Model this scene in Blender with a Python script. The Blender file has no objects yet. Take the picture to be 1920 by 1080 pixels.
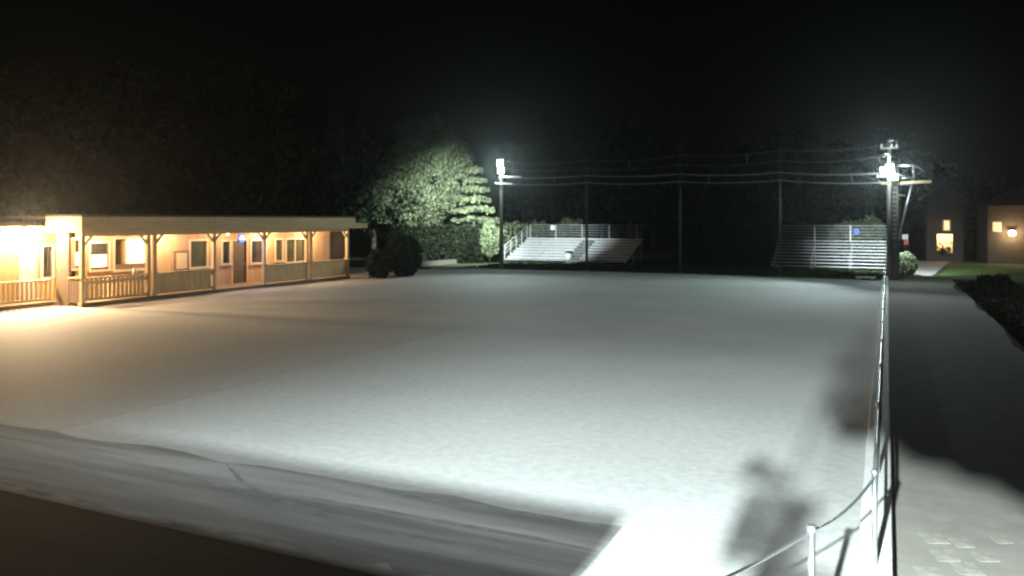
import bpy, math, random
import numpy as np
from mathutils import Vector, noise as mnoise
R = random.Random(7)
NR = np.random.default_rng(11)
C = bpy.context.scene.collection
sc = bpy.context.scene

# ------------------------------------------------------------------ survey helpers
F, HX, HY, H = 1500.0, 960.0, 412.0, 3.2
TH = math.atan(704 / F); S_, C_ = math.sin(TH), math.cos(TH)
def at(px, py, z=0.0):
    D = (H - z) * F / (py - HY); l = (px - HX) / F * D
    return Vector((-S_ * D + C_ * l, C_ * D + S_ * l, z))
def onX(px, X):
    u = (px - HX) / F
    return -X * (u * S_ + C_) / (S_ - u * C_)
def onY(px, Y):
    u = (px - HX) / F
    return -Y * (S_ - u * C_) / (u * S_ + C_)
def zof(X, Y, py):
    return H - (py - HY) * (-S_ * X + C_ * Y) / F

# ------------------------------------------------------------------ materials
def mat(name, col, rough=0.7, metal=0.0, var=0.25, scale=3.0, bump=0.0, bscale=None, emit=None, estr=0.0,
        stretch=None, spec=0.5, var2=0.0, scale2=0.3, rot=0.0, lohi=(0.3, 0.7)):
    m = bpy.data.materials.new(name); m.use_nodes = True
    nt = m.node_tree; b = nt.nodes['Principled BSDF']
    b.inputs['Roughness'].default_value = rough
    b.inputs['Metallic'].default_value = metal
    b.inputs['Specular IOR Level'].default_value = spec
    tc = nt.nodes.new('ShaderNodeTexCoord'); mp = nt.nodes.new('ShaderNodeMapping')
    nt.links.new(tc.outputs['Object'], mp.inputs['Vector'])
    mp.inputs['Rotation'].default_value = (0, 0, rot)
    if stretch: mp.inputs['Scale'].default_value = stretch
    n = nt.nodes.new('ShaderNodeTexNoise'); n.inputs['Scale'].default_value = scale
    n.inputs['Detail'].default_value = 6; n.inputs['Roughness'].default_value = 0.65
    nt.links.new(mp.outputs[0], n.inputs['Vector'])
    r = nt.nodes.new('ShaderNodeMapRange')
    r.inputs['From Min'].default_value = lohi[0]; r.inputs['From Max'].default_value = lohi[1]
    r.inputs['To Min'].default_value = 1 - var; r.inputs['To Max'].default_value = 1 + var
    nt.links.new(n.outputs['Fac'], r.inputs['Value'])
    src = r.outputs[0]
    if var2:
        n2 = nt.nodes.new('ShaderNodeTexNoise'); n2.inputs['Scale'].default_value = scale2
        n2.inputs['Detail'].default_value = 4
        nt.links.new(mp.outputs[0], n2.inputs['Vector'])
        r2 = nt.nodes.new('ShaderNodeMapRange')
        r2.inputs['From Min'].default_value = 0.3; r2.inputs['From Max'].default_value = 0.7
        r2.inputs['To Min'].default_value = 1 - var2; r2.inputs['To Max'].default_value = 1 + var2
        nt.links.new(n2.outputs['Fac'], r2.inputs['Value'])
        mu = nt.nodes.new('ShaderNodeMath'); mu.operation = 'MULTIPLY'
        nt.links.new(src, mu.inputs[0]); nt.links.new(r2.outputs[0], mu.inputs[1]); src = mu.outputs[0]
    vm = nt.nodes.new('ShaderNodeVectorMath'); vm.operation = 'SCALE'
    vm.inputs[0].default_value = col
    nt.links.new(src, vm.inputs['Scale'])
    nt.links.new(vm.outputs[0], b.inputs['Base Color'])
    if bump:
        nb = nt.nodes.new('ShaderNodeTexNoise'); nb.inputs['Scale'].default_value = bscale or scale * 6
        nb.inputs['Detail'].default_value = 5
        nt.links.new(mp.outputs[0], nb.inputs['Vector'])
        bp = nt.nodes.new('ShaderNodeBump'); bp.inputs['Strength'].default_value = bump
        bp.inputs['Distance'].default_value = 0.02
        nt.links.new(nb.outputs['Fac'], bp.inputs['Height']); nt.links.new(bp.outputs[0], b.inputs['Normal'])
    if emit:
        b.inputs['Emission Color'].default_value = (*emit, 1); b.inputs['Emission Strength'].default_value = estr
    return m

M = {}
M['court'] = mat('court_concrete', (0.40, 0.40, 0.39), 0.8, var=0.13, scale=7, bump=0.3, bscale=14, var2=0.10, scale2=0.22)
M['apron'] = mat('apron_concrete', (0.39, 0.385, 0.365), 0.8, var=0.13, scale=7, bump=0.3, bscale=14, var2=0.10, scale2=0.25)
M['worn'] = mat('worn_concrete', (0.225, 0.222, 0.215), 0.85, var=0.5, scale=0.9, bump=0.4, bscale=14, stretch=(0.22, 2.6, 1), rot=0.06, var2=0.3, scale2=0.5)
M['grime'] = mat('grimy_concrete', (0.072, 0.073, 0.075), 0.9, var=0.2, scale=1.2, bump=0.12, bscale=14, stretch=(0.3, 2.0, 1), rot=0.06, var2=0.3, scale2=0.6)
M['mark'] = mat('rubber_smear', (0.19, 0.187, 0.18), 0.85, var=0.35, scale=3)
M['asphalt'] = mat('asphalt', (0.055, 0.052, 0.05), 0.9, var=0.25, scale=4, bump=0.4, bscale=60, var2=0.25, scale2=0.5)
M['ground'] = mat('dark_turf', (0.035, 0.045, 0.025), 0.95, var=0.4, scale=2, bump=0.6, bscale=25, var2=0.3, scale2=0.2, spec=0.1)
M['lawn'] = mat('lawn_grass', (0.05, 0.085, 0.025), 0.95, var=0.35, scale=3, bump=0.8, bscale=30, var2=0.35, scale2=0.4, spec=0.1)
M['dirt'] = mat('brown_path', (0.205, 0.18, 0.145), 0.95, var=0.12, scale=2.5, bump=0.5, bscale=40, var2=0.12, scale2=0.6, spec=0.2)
M['path'] = mat('grey_path', (0.215, 0.2, 0.177), 0.9, var=0.16, scale=2.2, bump=0.3, bscale=30)
M['stone'] = mat('stepping_stone', (0.25, 0.232, 0.205), 0.95, var=0.3, scale=6, bump=0.4)
M['kerb'] = mat('kerb_concrete', (0.26, 0.26, 0.25), 0.8, var=0.15, scale=3, bump=0.3)
M['darkstone'] = mat('dark_garden_stone', (0.07, 0.068, 0.06), 0.9, var=0.3, scale=4, bump=.4)
M['wallwhite'] = mat('white_painted_concrete', (0.62, 0.63, 0.62), 0.7, var=0.12, scale=2.5, bump=0.4, var2=0.1, scale2=0.8)
M['galv'] = mat('galvanised_steel', (0.6, 0.62, 0.63), 0.33, 0.9, var=0.12, scale=8)
M['alu'] = mat('aluminium_plank', (0.55, 0.57, 0.58), 0.5, 0.3, var=0.08, scale=2, stretch=(0.3, 6, 6))
M['alu_frame'] = mat('aluminium_frame', (0.35, 0.37, 0.37), 0.5, 0.5, var=0.1)
M['polewood'] = mat('weathered_pole_wood', (0.26, 0.23, 0.19), 0.85, var=0.25, scale=4, stretch=(4, 4, 0.4), bump=0.4)
M['polegrey'] = mat('grey_pole_paint', (0.05, 0.052, 0.05), 0.6, 0.2, var=0.15)
M['darkmetal'] = mat('dark_metal', (0.05, 0.055, 0.06), 0.5, 0.6, var=0.2)
M['cable'] = mat('cable_sheath', (0.26, 0.26, 0.25), 0.6, var=0.1)
M['wood'] = mat('tan_stained_boards', (0.72, 0.51, 0.28), 0.7, var=0.2, scale=5, stretch=(1, 4, 0.5), bump=0.25, var2=0.12, scale2=0.7)
M['wood_light'] = mat('pale_post_wood', (0.64, 0.48, 0.28), 0.65, var=0.15, scale=5, stretch=(4, 4, 0.6), bump=0.2)
M['wood_dark'] = mat('brown_boards', (0.17, 0.115, 0.075), 0.7, var=0.2, scale=5, stretch=(4, 4, 0.5), bump=0.2)
M['door'] = mat('dark_stained_door', (0.10, 0.08, 0.06), 0.6, var=0.2, scale=5, stretch=(4, 4, .5))
M['siding'] = mat('ochre_board_siding', (0.48, 0.335, 0.20), 0.75, var=0.15, scale=3, stretch=(1, 5, 0.4), bump=0.3, var2=0.1, scale2=0.6)
M['fascia'] = mat('tan_fascia', (0.68, 0.49, 0.27), 0.7, var=0.12, scale=2, stretch=(1, 0.4, 3), bump=0.2, var2=0.1, scale2=0.5)
M['wingwall'] = mat('ochre_wing_siding', (0.5, 0.37, 0.2), 0.7, var=0.12, scale=4, stretch=(1, 5, .4), bump=.2)
M['trim'] = mat('cream_trim', (0.68, 0.6, 0.45), 0.6, var=0.08)
M['roofing'] = mat('roof_felt', (0.08, 0.075, 0.07), 0.9, var=0.25, scale=4, bump=0.3)
M['deck'] = mat('deck_boards', (0.2, 0.15, 0.1), 0.8, var=0.25, scale=4, stretch=(4, 0.5, 1))
M['glass'] = mat('dark_glass', (0.03, 0.035, 0.035), 0.06, var=0.1, spec=0.8)
M['greenglass'] = mat('greenish_glass', (0.09, 0.10, 0.065), 0.1, var=0.3, scale=1.2, spec=0.8)
M['blind'] = mat('lit_window_blind', (0.8, 0.7, 0.5), 0.8, var=0.05, emit=(1.0, 0.80, 0.50), estr=1.5)
M['interior'] = mat('interior_plaster', (0.75, 0.68, 0.55), 0.8, var=0.05)
M['paper'] = mat('notice_paper', (0.62, 0.52, 0.36), 0.8, var=0.12, scale=6)
M['white'] = mat('white_paint', (0.75, 0.75, 0.73), 0.5, var=0.06)
M['blue'] = mat('blue_paint', (0.06, 0.1, 0.55), 0.5, var=0.1)
M['red'] = mat('red_paint', (0.5, 0.05, 0.04), 0.5, var=0.1)
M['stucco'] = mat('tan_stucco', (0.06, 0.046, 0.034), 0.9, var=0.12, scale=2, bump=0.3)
M['leaf'] = mat('pale_green_leaves', (0.13, 0.17, 0.10), 0.6, var=0.35, scale=1.6, spec=0.3)
M['leaf_bush'] = mat('yellow_green_leaves', (0.12, 0.155, 0.085), 0.6, var=0.3, scale=4, spec=0.3)
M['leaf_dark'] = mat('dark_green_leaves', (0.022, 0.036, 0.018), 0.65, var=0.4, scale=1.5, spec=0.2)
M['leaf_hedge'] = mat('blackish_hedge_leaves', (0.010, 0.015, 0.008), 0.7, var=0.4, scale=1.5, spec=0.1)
M['needle'] = mat('conifer_needles', (0.13, 0.165, 0.095), 0.7, var=0.35, scale=2.5, spec=0.2)
M['bark'] = mat('bark', (0.10, 0.08, 0.06), 0.95, var=0.3, scale=5, stretch=(3, 3, 0.6), bump=0.6)
def emat(n, c, s): return mat(n, (0.03, 0.03, 0.03), 0.4, emit=c, estr=s)
M['e_flood'] = emat('floodlight_lens', (0.86, 0.97, 1.0), 60)
M['e_warm'] = emat('warm_bulb', (1.0, 0.72, 0.36), 40)
M['e_warm_s'] = emat('small_warm_bulb', (1.0, 0.7, 0.4), 8)
M['e_blue'] = emat('blue_sign_glow', (0.05, 0.13, 1.0), 3.2)
M['e_bluewhite'] = emat('blue_white_sign_glow', (0.5, 0.66, 1.0), 7.0)
M['e_win'] = emat('lit_window_glow', (1.0, 0.68, 0.32), 1.6)
M['e_houselamp'] = emat('house_lamp_glow', (1.0, 0.75, 0.45), 60)

# ------------------------------------------------------------------ mesh builder
class MB:
    def __init__(s): s.v = []; s.f = []; s.sm = []
    def add(s, vs, fs, smooth=False):
        b = len(s.v); s.v += [tuple(v) for v in vs]
        for f in fs: s.f.append(tuple(b + i for i in f)); s.sm.append(smooth)
        return s
    def box(s, x0, x1, y0, y1, z0, z1):
        x0, x1 = sorted((x0, x1)); y0, y1 = sorted((y0, y1)); z0, z1 = sorted((z0, z1))
        vs = [(x, y, z) for z in (z0, z1) for x, y in ((x0, y0), (x1, y0), (x1, y1), (x0, y1))]
        return s.add(vs, [(3, 2, 1, 0), (4, 5, 6, 7), (0, 1, 5, 4), (1, 2, 6, 5), (2, 3, 7, 6), (3, 0, 4, 7)])
    def bar(s, p, q, w, h):
        p, q = Vector(p), Vector(q); d = (q - p).normalized()
        up = Vector((0, 0, 1)) if abs(d.z) < 0.95 else Vector((1, 0, 0))
        a = d.cross(up).normalized() * w / 2; b = a.cross(d).normalized() * h / 2
        vs = [P + i * a + j * b for P in (p, q) for i, j in ((-1, -1), (1, -1), (1, 1), (-1, 1))]
        return s.add(vs, [(3, 2, 1, 0), (4, 5, 6, 7), (0, 1, 5, 4), (1, 2, 6, 5), (2, 3, 7, 6), (3, 0, 4, 7)])
    def tube(s, pts, r, n=8):
        pts = [Vector(p) for p in pts]; k = len(pts)
        rr = r if isinstance(r, (list, tuple)) else [r] * k
        vs = []; fs = []
        for i, p in enumerate(pts):
            d = (pts[min(i + 1, k - 1)] - pts[max(i - 1, 0)]).normalized()
            up = Vector((0, 0, 1)) if abs(d.z) < 0.9 else Vector((1, 0, 0))
            a = d.cross(up).normalized(); b = a.cross(d).normalized()
            for j in range(n):
                t = 2 * math.pi * j / n
                vs.append(p + (a * math.cos(t) + b * math.sin(t)) * rr[i])
        for i in range(k - 1):
            for j in range(n):
                j2 = (j + 1) % n
                fs.append((i * n + j, i * n + j2, (i + 1) * n + j2, (i + 1) * n + j))
        s.add(vs, fs, True)
        b0 = len(s.v) - len(vs)
        s.f.append(tuple(b0 + j for j in range(n - 1, -1, -1))); s.sm.append(False)
        s.f.append(tuple(b0 + (k - 1) * n + j for j in range(n))); s.sm.append(False)
        return s
    def prism(s, poly, z0, z1):
        n = len(poly)
        vs = [(x, y, z0) for x, y in poly] + [(x, y, z1) for x, y in poly]
        fs = [tuple(range(n - 1, -1, -1)), tuple(range(n, 2 * n))]
        for i in range(n):
            j = (i + 1) % n; fs.append((i, j, n + j, n + i))
        return s.add(vs, fs)
    def sphere(s, c, r, nu=10, nv=6, sz=1.0):
        c = Vector(c); vs = []; fs = []
        for i in range(nv + 1):
            p = math.pi * i / nv
            for j in range(nu):
                t = 2 * math.pi * j / nu
                vs.append(c + Vector((r * math.sin(p) * math.cos(t), r * math.sin(p) * math.sin(t), r * sz * math.cos(p))))
        for i in range(nv):
            for j in range(nu):
                j2 = (j + 1) % nu
                fs.append((i * nu + j, (i + 1) * nu + j, (i + 1) * nu + j2, i * nu + j2))
        return s.add(vs, fs, True)
    def leaves(s, cen, size, flat=0.0, aspect=1.0):
        n = len(cen)
        d = NR.normal(size=(n, 3)); d[:, 2] *= (1 - flat)
        d /= np.linalg.norm(d, axis=1)[:, None] + 1e-9
        e = NR.normal(size=(n, 3)); e[:, 2] *= (1 - flat)
        e -= (e * d).sum(1)[:, None] * d; e /= np.linalg.norm(e, axis=1)[:, None] + 1e-9
        sz = size * (0.6 + 0.8 * NR.random(n))[:, None]
        a = d * sz * aspect; b = e * sz * 0.5
        vs = np.stack([cen - a * .5, cen + b, cen + a * .5 + d * 0, cen - b], 1).reshape(-1, 3)
        base = len(s.v); s.v += [tuple(x) for x in vs.tolist()]
        s.f += [(base + 4 * i, base + 4 * i + 1, base + 4 * i + 2, base + 4 * i + 3) for i in range(n)]
        s.sm += [False] * n
        return s
    def mesh(s, name, off=Vector((0, 0, 0))):
        me = bpy.data.meshes.new(name)
        me.from_pydata([(v[0] - off[0], v[1] - off[1], v[2] - off[2]) for v in s.v], [], s.f)
        me.polygons.foreach_set('use_smooth', s.sm); me.update()
        return me
    def build(s, name, m, parent=None, loc=(0, 0, 0), bevel=0.0):
        if parent is not None:
            r = parent
            while r.parent: r = r.parent
            off = Vector(r.location); o = bpy.data.objects.new(name, s.mesh(name, off)); o.parent = parent
        else:
            off = Vector(loc); o = bpy.data.objects.new(name, s.mesh(name, off)); o.location = off
        o.data.materials.append(M[m] if isinstance(m, str) else m); C.objects.link(o)
        if bevel:
            b = o.modifiers.new('bevel', 'BEVEL'); b.width = bevel; b.segments = 2; b.limit_method = 'ANGLE'
        return o

def tag(o, label=None, cat=None, group=None, kind=None):
    if label: o['label'] = label
    if cat: o['category'] = cat
    if group: o['group'] = group
    if kind: o['kind'] = kind
    return o
def thing(name, label, cat, loc, group=None):
    o = bpy.data.objects.new(name, None); o.location = loc; o.empty_display_size = 0.3; C.objects.link(o)
    return tag(o, label, cat, group)
def copy_thing(root, loc, label=None, rz=0.0, sc_=1.0):
    r = root.copy(); C.objects.link(r); r.location = loc; r.rotation_euler = (0, 0, rz); r.scale = (sc_,) * 3
    if label: r['label'] = label
    for ch in list(root.children):
        c = ch.copy(); C.objects.link(c); c.parent = r
        for g in list(ch.children):
            d = g.copy(); C.objects.link(d); d.parent = c
    return r
def sheet(name, poly, z, m):
    o = MB().add([(x, y, z) for x, y in poly], [tuple(range(len(poly)))]).build(name, m)
    return tag(o, kind='structure')
def light(kind, name, loc, power, col, size=0.2, aim=None, cone=None, blend=0.5):
    d = bpy.data.lights.new(name, kind); d.energy = power; d.color = col
    if kind in ('POINT', 'SPOT'): d.shadow_soft_size = size
    if kind == 'AREA': d.shape = 'DISK'; d.size = size
    if kind == 'SPOT': d.spot_size = math.radians(cone or 120); d.spot_blend = blend
    o = bpy.data.objects.new(name, d); o.location = loc; C.objects.link(o)
    if aim is not None:
        o.rotation_euler = (Vector(aim) - Vector(loc)).to_track_quat('-Z', 'Y').to_euler()
    return o

# ------------------------------------------------------------------ ground and paving
def grid_ground():
    o = MB().add([(-400, -400, -0.03), (400, -400, -0.03), (400, 500, -0.03), (-400, 500, -0.03)], [(0, 1, 2, 3)]).build('ground', 'ground')
    tag(o, kind='structure')
grid_ground()
# the big slab, its far edge cut where the photo shows it
def wob(a, b, n, amp, seed):
    rr = random.Random(seed); out = []
    for i in range(n + 1):
        t = i / n
        k = 0 if i in (0, n) else rr.uniform(-amp, amp)
        out.append((a[0] + (b[0] - a[0]) * t, a[1] + (b[1] - a[1]) * t + k))
    return out
far = wob((-0.26, 46.2), (-11.4, 47.3), 18, 0.08, 1)
sheet('court', [(-11.4, 6.0), (-2.45, 6.0), (-2.45, -2), (-0.26, -2)] + far, 0.0, 'court')
far2 = wob((-11.42, 47.3), (-24.6, 46.4), 18, 0.09, 2)
sheet('pavement', [(-60, 6.0), (-11.42, 6.0)] + far2 + [(-26.0, 44.3), (-60, 44.3)], -0.003, 'apron')
def ragged(x0, x1, y, amp, seed, n=40):
    rr = random.Random(seed)
    return [(x0 + (x1 - x0) * i / n, y + amp * mnoise.noise(Vector((i * .45, seed, 0))) + rr.uniform(-.06, .06)) for i in range(n + 1)]
sheet('worn_strip', ragged(-2.5, -30, 6.15, .10, 3, 160) + ragged(-30, -2.5, 8.0, .16, 5), 0.004, 'worn')  # streaky half-shadow of the lamps, put into this strip's colour
sheet('dirty_edge', ragged(-2.5, -30, 3.4, .2, 9, 160) + [(-30, 5.99), (-2.5, 5.99)], 0.0, 'grime')  # deeper part of the eave shadow, put in as darker paving
sheet('driveway', [(-60, -30), (-2.45, -30), (-2.45, 5.98), (-60, 5.98)], -0.004, 'asphalt')  # full eave shadow put into the ground colour as a near-black sheet
# curved shadow streaks painted as thin dark ribbons over the shadow band
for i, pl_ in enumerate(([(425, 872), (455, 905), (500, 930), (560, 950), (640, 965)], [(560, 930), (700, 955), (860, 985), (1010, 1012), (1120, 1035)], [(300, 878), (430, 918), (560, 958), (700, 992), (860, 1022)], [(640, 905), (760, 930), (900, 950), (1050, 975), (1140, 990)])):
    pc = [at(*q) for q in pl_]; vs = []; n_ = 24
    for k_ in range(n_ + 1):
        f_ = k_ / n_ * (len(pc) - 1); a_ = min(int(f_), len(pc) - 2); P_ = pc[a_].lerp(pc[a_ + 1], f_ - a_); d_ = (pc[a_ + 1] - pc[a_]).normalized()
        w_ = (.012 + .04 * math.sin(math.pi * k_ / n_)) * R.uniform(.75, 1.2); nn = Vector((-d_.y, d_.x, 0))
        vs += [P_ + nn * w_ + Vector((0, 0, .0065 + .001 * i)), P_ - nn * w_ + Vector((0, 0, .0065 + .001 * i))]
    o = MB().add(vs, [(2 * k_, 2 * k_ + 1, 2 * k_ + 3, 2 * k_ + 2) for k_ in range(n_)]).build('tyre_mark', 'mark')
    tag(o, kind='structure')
# walkway outside the low wall
ed = [(3.05 + 0.18 * math.sin(y * .7) + R.uniform(-.1, .1), y) for y in np.linspace(14, 46.5, 30)]
ed0 = [(3.1 + .12 * math.sin(y * 1.1), y) for y in np.linspace(6, 13.5, 8)]
sheet('walkway', [(0.046, 48.6), (0.046, -6), (4.2, -6)] + ed0 + ed + [(3.3, 48.6)], 0.0, 'path')
p = [at(1688, 517.5), at(1748, 517.5), at(1780, 491), at(1700, 488)]
sheet('far_path', [(v.x, v.y) for v in p], 0.004, 'path')
sheet('lawn', [(2.4, 49.3), (60, 58), (60, 96), (3.6, 96), (3.6, 60)], -0.012, 'lawn')
# far kerb crossing the walkway end
k = MB()
k.bar((0.6, 48.9, 0.05), (2.1, 49.15, 0.05), 0.16, 0.14); k.bar((2.1, 49.15, 0.05), (8.5, 52.3, 0.05), 0.16, 0.14)
k.bar((8.5, 52.3, 0.05), (20, 58, 0.05), 0.16, 0.14)
tag(k.build('kerb', 'kerb', loc=(2, 49, 0)), 'pale concrete kerb along the near edge of the lawn at far right', 'kerb')

# dappled light painted as pale flat slabs in the path, near right corner
for i, (x, y, w, h) in enumerate(((1752, 1010, 46, 26), (1804, 1018, 40, 22), (1772, 1042, 46, 26), (1846, 1044, 40, 22), (1812, 1066, 50, 26), (1742, 1074, 44, 22), (1878, 1012, 36, 18))):
    c = at(x, y); ww = w / F * 6.6
    ca, sa = math.cos(.35 + R.uniform(-.1, .1)), math.sin(.35)
    poly = [(c.x + (u * ca - v * sa) * ww * R.uniform(.92, 1.05), c.y + (u * sa + v * ca) * ww * 1.25 * R.uniform(.92, 1.05)) for u, v in ((-.5, -.5), (0, -.53), (.5, -.5), (.53, 0), (.5, .5), (0, .52), (-.5, .5), (-.52, 0))]
    lab = ['pale stepping stone nearest the white wall, upper row', 'pale stepping stone in the upper row, second from the wall',
           'large pale stepping stone in the middle row, nearer the wall', 'pale stepping stone in the middle row, farther from the wall',
           'broad pale stepping stone at the bottom edge, farther from the wall', 'pale stepping stone at the bottom edge, closest to the wall',
           'small pale stepping stone farthest from the wall in the brown path'][i]
    o = MB().prism(poly, -0.02, 0.004).build('stepping_stone', 'stone', loc=(c.x, c.y, 0))
    tag(o, lab, 'stepping stone', 'stepping stones in the brown path')  # dappled light painted as flat slabs, no real stones

# ------------------------------------------------------------------ low wall with pipe railing on the right
WX0, WX1, WZ = -0.25, 0.04, 0.23
w = MB()
def wallpoly():
    left = [(-0.50, 2.0), (-0.46, 5.2), (-0.37, 6.4), (-0.30, 7.3)]
    y = 8.0
    while y < 46.3:
        left.append((WX0 + R.uniform(-.012, .012), y)); y += 0.9
    left.append((WX0, 46.4))
    return left + [(WX1, 46.4), (WX1, 2.0)]
w.prism(wallpoly(), -0.1, WZ)
tag(w.build('low_wall', 'wallwhite', loc=(-0.1, 24, 0), bevel=0.02), 'long low white concrete wall along the right side of the court', 'wall')
pr = thing('pipe_railing', 'long grey steel pipe railing standing on the low white wall', 'railing', (-0.1, 7.55, WZ))
ys = [7.55 + 2.78 * i for i in range(15)]
for i, y in enumerate(ys):
    MB().tube([(-0.1, y, WZ), (-0.1, y, 1.02)], 0.024, 10).sphere((-0.1, y, 1.03), 0.03).build('post', 'galv', pr)
MB().tube([(-0.1, y, 1.0 + (0.012 if i % 2 else -0.004)) for i, y in enumerate(np.linspace(7.55, ys[-1], 40))], 0.022, 10).build('top_rail', 'galv', pr)
MB().tube([(-0.1, y, 0.66 + (0.01 if i % 3 else -0.005)) for i, y in enumerate(np.linspace(7.55, ys[-1], 40))], 0.017, 10).build('middle_rail', 'galv', pr)
# chain barrier at the near corner
P1 = at(1522, 992, 1.0); P2 = Vector((-0.1, 7.55, 0.99)); P0 = Vector((P1.x - 0.75, P1.y - 1.6, 1.0))
cb = thing('barrier_post', 'slim grey metal post holding the chain at the near court corner', 'post', (P1.x, P1.y, 0))
MB().tube([(P1.x, P1.y, 0), (P1.x, P1.y, 1.0)], 0.024, 12).build('pole', 'galv', cb)
MB().tube([(P1.x, P1.y, 0.985), (P1.x, P1.y, 1.03)], 0.034, 12).build('cap', 'galv', cb)
MB().tube([(P1.x, P1.y, 0), (P1.x, P1.y, 0.015)], 0.07, 12).build('base_plate', 'galv', cb)
def sag(a, b, d, n=14):
    a, b = Vector(a), Vector(b)
    return [a.lerp(b, i / n) - Vector((0, 0, d * 4 * (i / n) * (1 - i / n))) for i in range(n + 1)]
ch = MB().tube(sag(P0, P1 - Vector((0, 0, .01)), 0.05) + sag(P1 - Vector((0, 0, .01)), P2, 0.07)[1:], 0.011, 8)
tag(ch.build('chain', 'galv', loc=P1), 'thin grey chain sagging from the corner post to the railing', 'chain')

# ------------------------------------------------------------------ porch building on the left
BX = -26.65      # porch front
BW = -28.25      # back wall of the porch
Y0, Y1 = 19.8, 35.85
FT, FB = 3.36, 2.74
bd = thing('clubhouse', 'long low wooden clubhouse with a flat roofed lit porch facing the court', 'building', ((BX + BW) / 2, (Y0 + Y1) / 2, 0))
def part(mb, name, m, parent=None, bevel=0): return mb.build(name, m, parent or bd, bevel=bevel)
# deck
part(MB().box(BW, BX + 0.05, Y0 - 0.02, Y1, -0.05, 0.14), 'deck', 'deck')
# back wall with window holes made of separate panels
def wr(px0, py0, px1, py1, X=BW):
    a, b = onX(px0, X), onX(px1, X); m = (a + b) / 2
    return a, b, zof(X, m, py1), zof(X, m, py0)
holes = []
def wall_with_holes(X, ya, yb, za, zb, hs, th):
    mb = MB(); cur = ya
    for (a, b, c, d) in sorted(hs):
        mb.box(X - th, X, cur, a, za, zb)
        mb.box(X - th, X, a, b, za, c); mb.box(X - th, X, a, b, d, zb); cur = b
    mb.box(X - th, X, cur, yb, za, zb)
    return mb
wins = {'w1': wr(131, 450, 153, 503), 'w2': wr(169, 456, 203, 505), 'w3': wr(215, 448, 275, 504),
        'w4': wr(357, 452, 387, 500), 'w5': wr(417, 453, 430, 494), 'door': (wr(436, 450, 462, 530)[0], wr(436, 450, 462, 530)[1], 0.14, 2.18),
        'w6': wr(471, 451, 497, 492), 'w7': wr(517, 450, 529, 488), 'w8': wr(537, 449, 570, 490)}
part(wall_with_holes(BW, Y0 + 0.9, Y1 + 0.35, -0.05, FB + 0.06, wins.values(), 0.16), 'wall', 'siding')
def window(key, pane, frame='trim', mull=0, recess=0.08, fw=0.09):
    a, b, c, d = wins[key]
    f = MB(); x0, x1 = BW - 0.06, BW + 0.035
    f.box(x0, x1, a - fw, a, c - fw, d + fw); f.box(x0, x1, b, b + fw, c - fw, d + fw)
    f.box(x0, x1, a, b, d, d + fw)
    for i in range(mull):
        y = a + (b - a) * (i + 1) / (mull + 1); f.box(x0, x1 - 0.02, y - 0.03, y + 0.03, c, d)
    wn = part(f, 'window', frame)
    part(MB().box(x0, BW + 0.09, a - fw - .03, b + fw + .03, c - fw, c), 'sill', frame, wn)
    if pane: part(MB().box(BW - recess - 0.012, BW - recess, a, b, c, d), 'pane', pane, wn)
    return wn
w1 = window('w1', 'glass'); w2 = window('w2', 'glass')
for key, wn in (('w1', w1), ('w2', w2)):
    a, b, c, d = wins[key]
    part(MB().box(BW - 0.06, BW - 0.05, a + .02, b - .02, c + (d - c) * .08, c + (d - c) * .56), 'blind', 'blind', wn)
w3 = window('w3', None, mull=0)
window('w4', 'greenglass'); window('w5', 'glass'); window('w6', 'glass'); window('w7', 'greenglass'); window('w8', 'greenglass', mull=1)
# lit room behind the wide window
a, b, c, d = wins['w3']
rm = MB()
rm.box(BW - 1.9, BW - 1.8, a - .5, b + .6, 0.1, 2.7); rm.box(BW - 1.8, BW - 0.17, a - .6, a - .5, 0.1, 2.7); rm.box(BW - 1.8, BW - 0.17, b + .6, b + .7, 0.1, 2.7)
rm.box(BW - 1.8, BW - 0.17, a - .5, b + .6, 2.6, 2.7); rm.box(BW - 1.8, BW - 0.17, a - .5, b + .6, 0.0, 0.1)
part(rm, 'room_shell', 'interior')
bl = part(MB().box(BW - 0.05, BW - 0.02, a, a + (b - a) * .98, c, c + .22), 'counter_board', 'wood_dark', w3)
# door
a, b, c, d = wins['door']
dr = part(MB().box(BW - .1, BW - .05, a, b, c, d), 'door', 'door')
part(MB().box(BW - .06, BW + .03, a - .08, a, c, d + .08).box(BW - .06, BW + .03, b, b + .08, c, d + .08).box(BW - .06, BW + .03, a, b, d, d + .08), 'door_frame', 'wood', dr)
part(MB().sphere((BW - .02, b - .1, 1.05), .035), 'handle', 'galv', dr)
# roof slab, fascia, ceiling
part(MB().box(BW - 4.2, BX + 0.05, Y0 - .05, Y1 + .35, FT - .1, FT - .02), 'roof', 'roofing')
fa = MB()
fa.box(BX, BX + 0.10, Y0 - .1, Y1 + .4, FB, FT)
fa.box(BW - .28, BX, Y0 - .1, Y0, FB, FT)
fa.box(BW - .28, BX, Y1 + .3, Y1 + .4, FB, FT)
part(fa, 'fascia', 'fascia')
part(MB().box(BX - .02, BX + .125, Y0 - .12, Y1 + .42, FT - .05, FT + .03).box(BW - .28, BX - .02, Y0 - .12, Y0 + .01, FT - .05, FT + .03), 'roof_edge', 'roofing')
part(MB().box(BW, BX, Y0, Y1 + .3, FB + .08, FB + .12), 'porch_ceiling', 'siding')
for yy in (20.6, 26.1, 29.1, 31.0):
    part(MB().sphere((BX + .14, yy, 3.16), 0.05), 'bulb', 'white')
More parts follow.
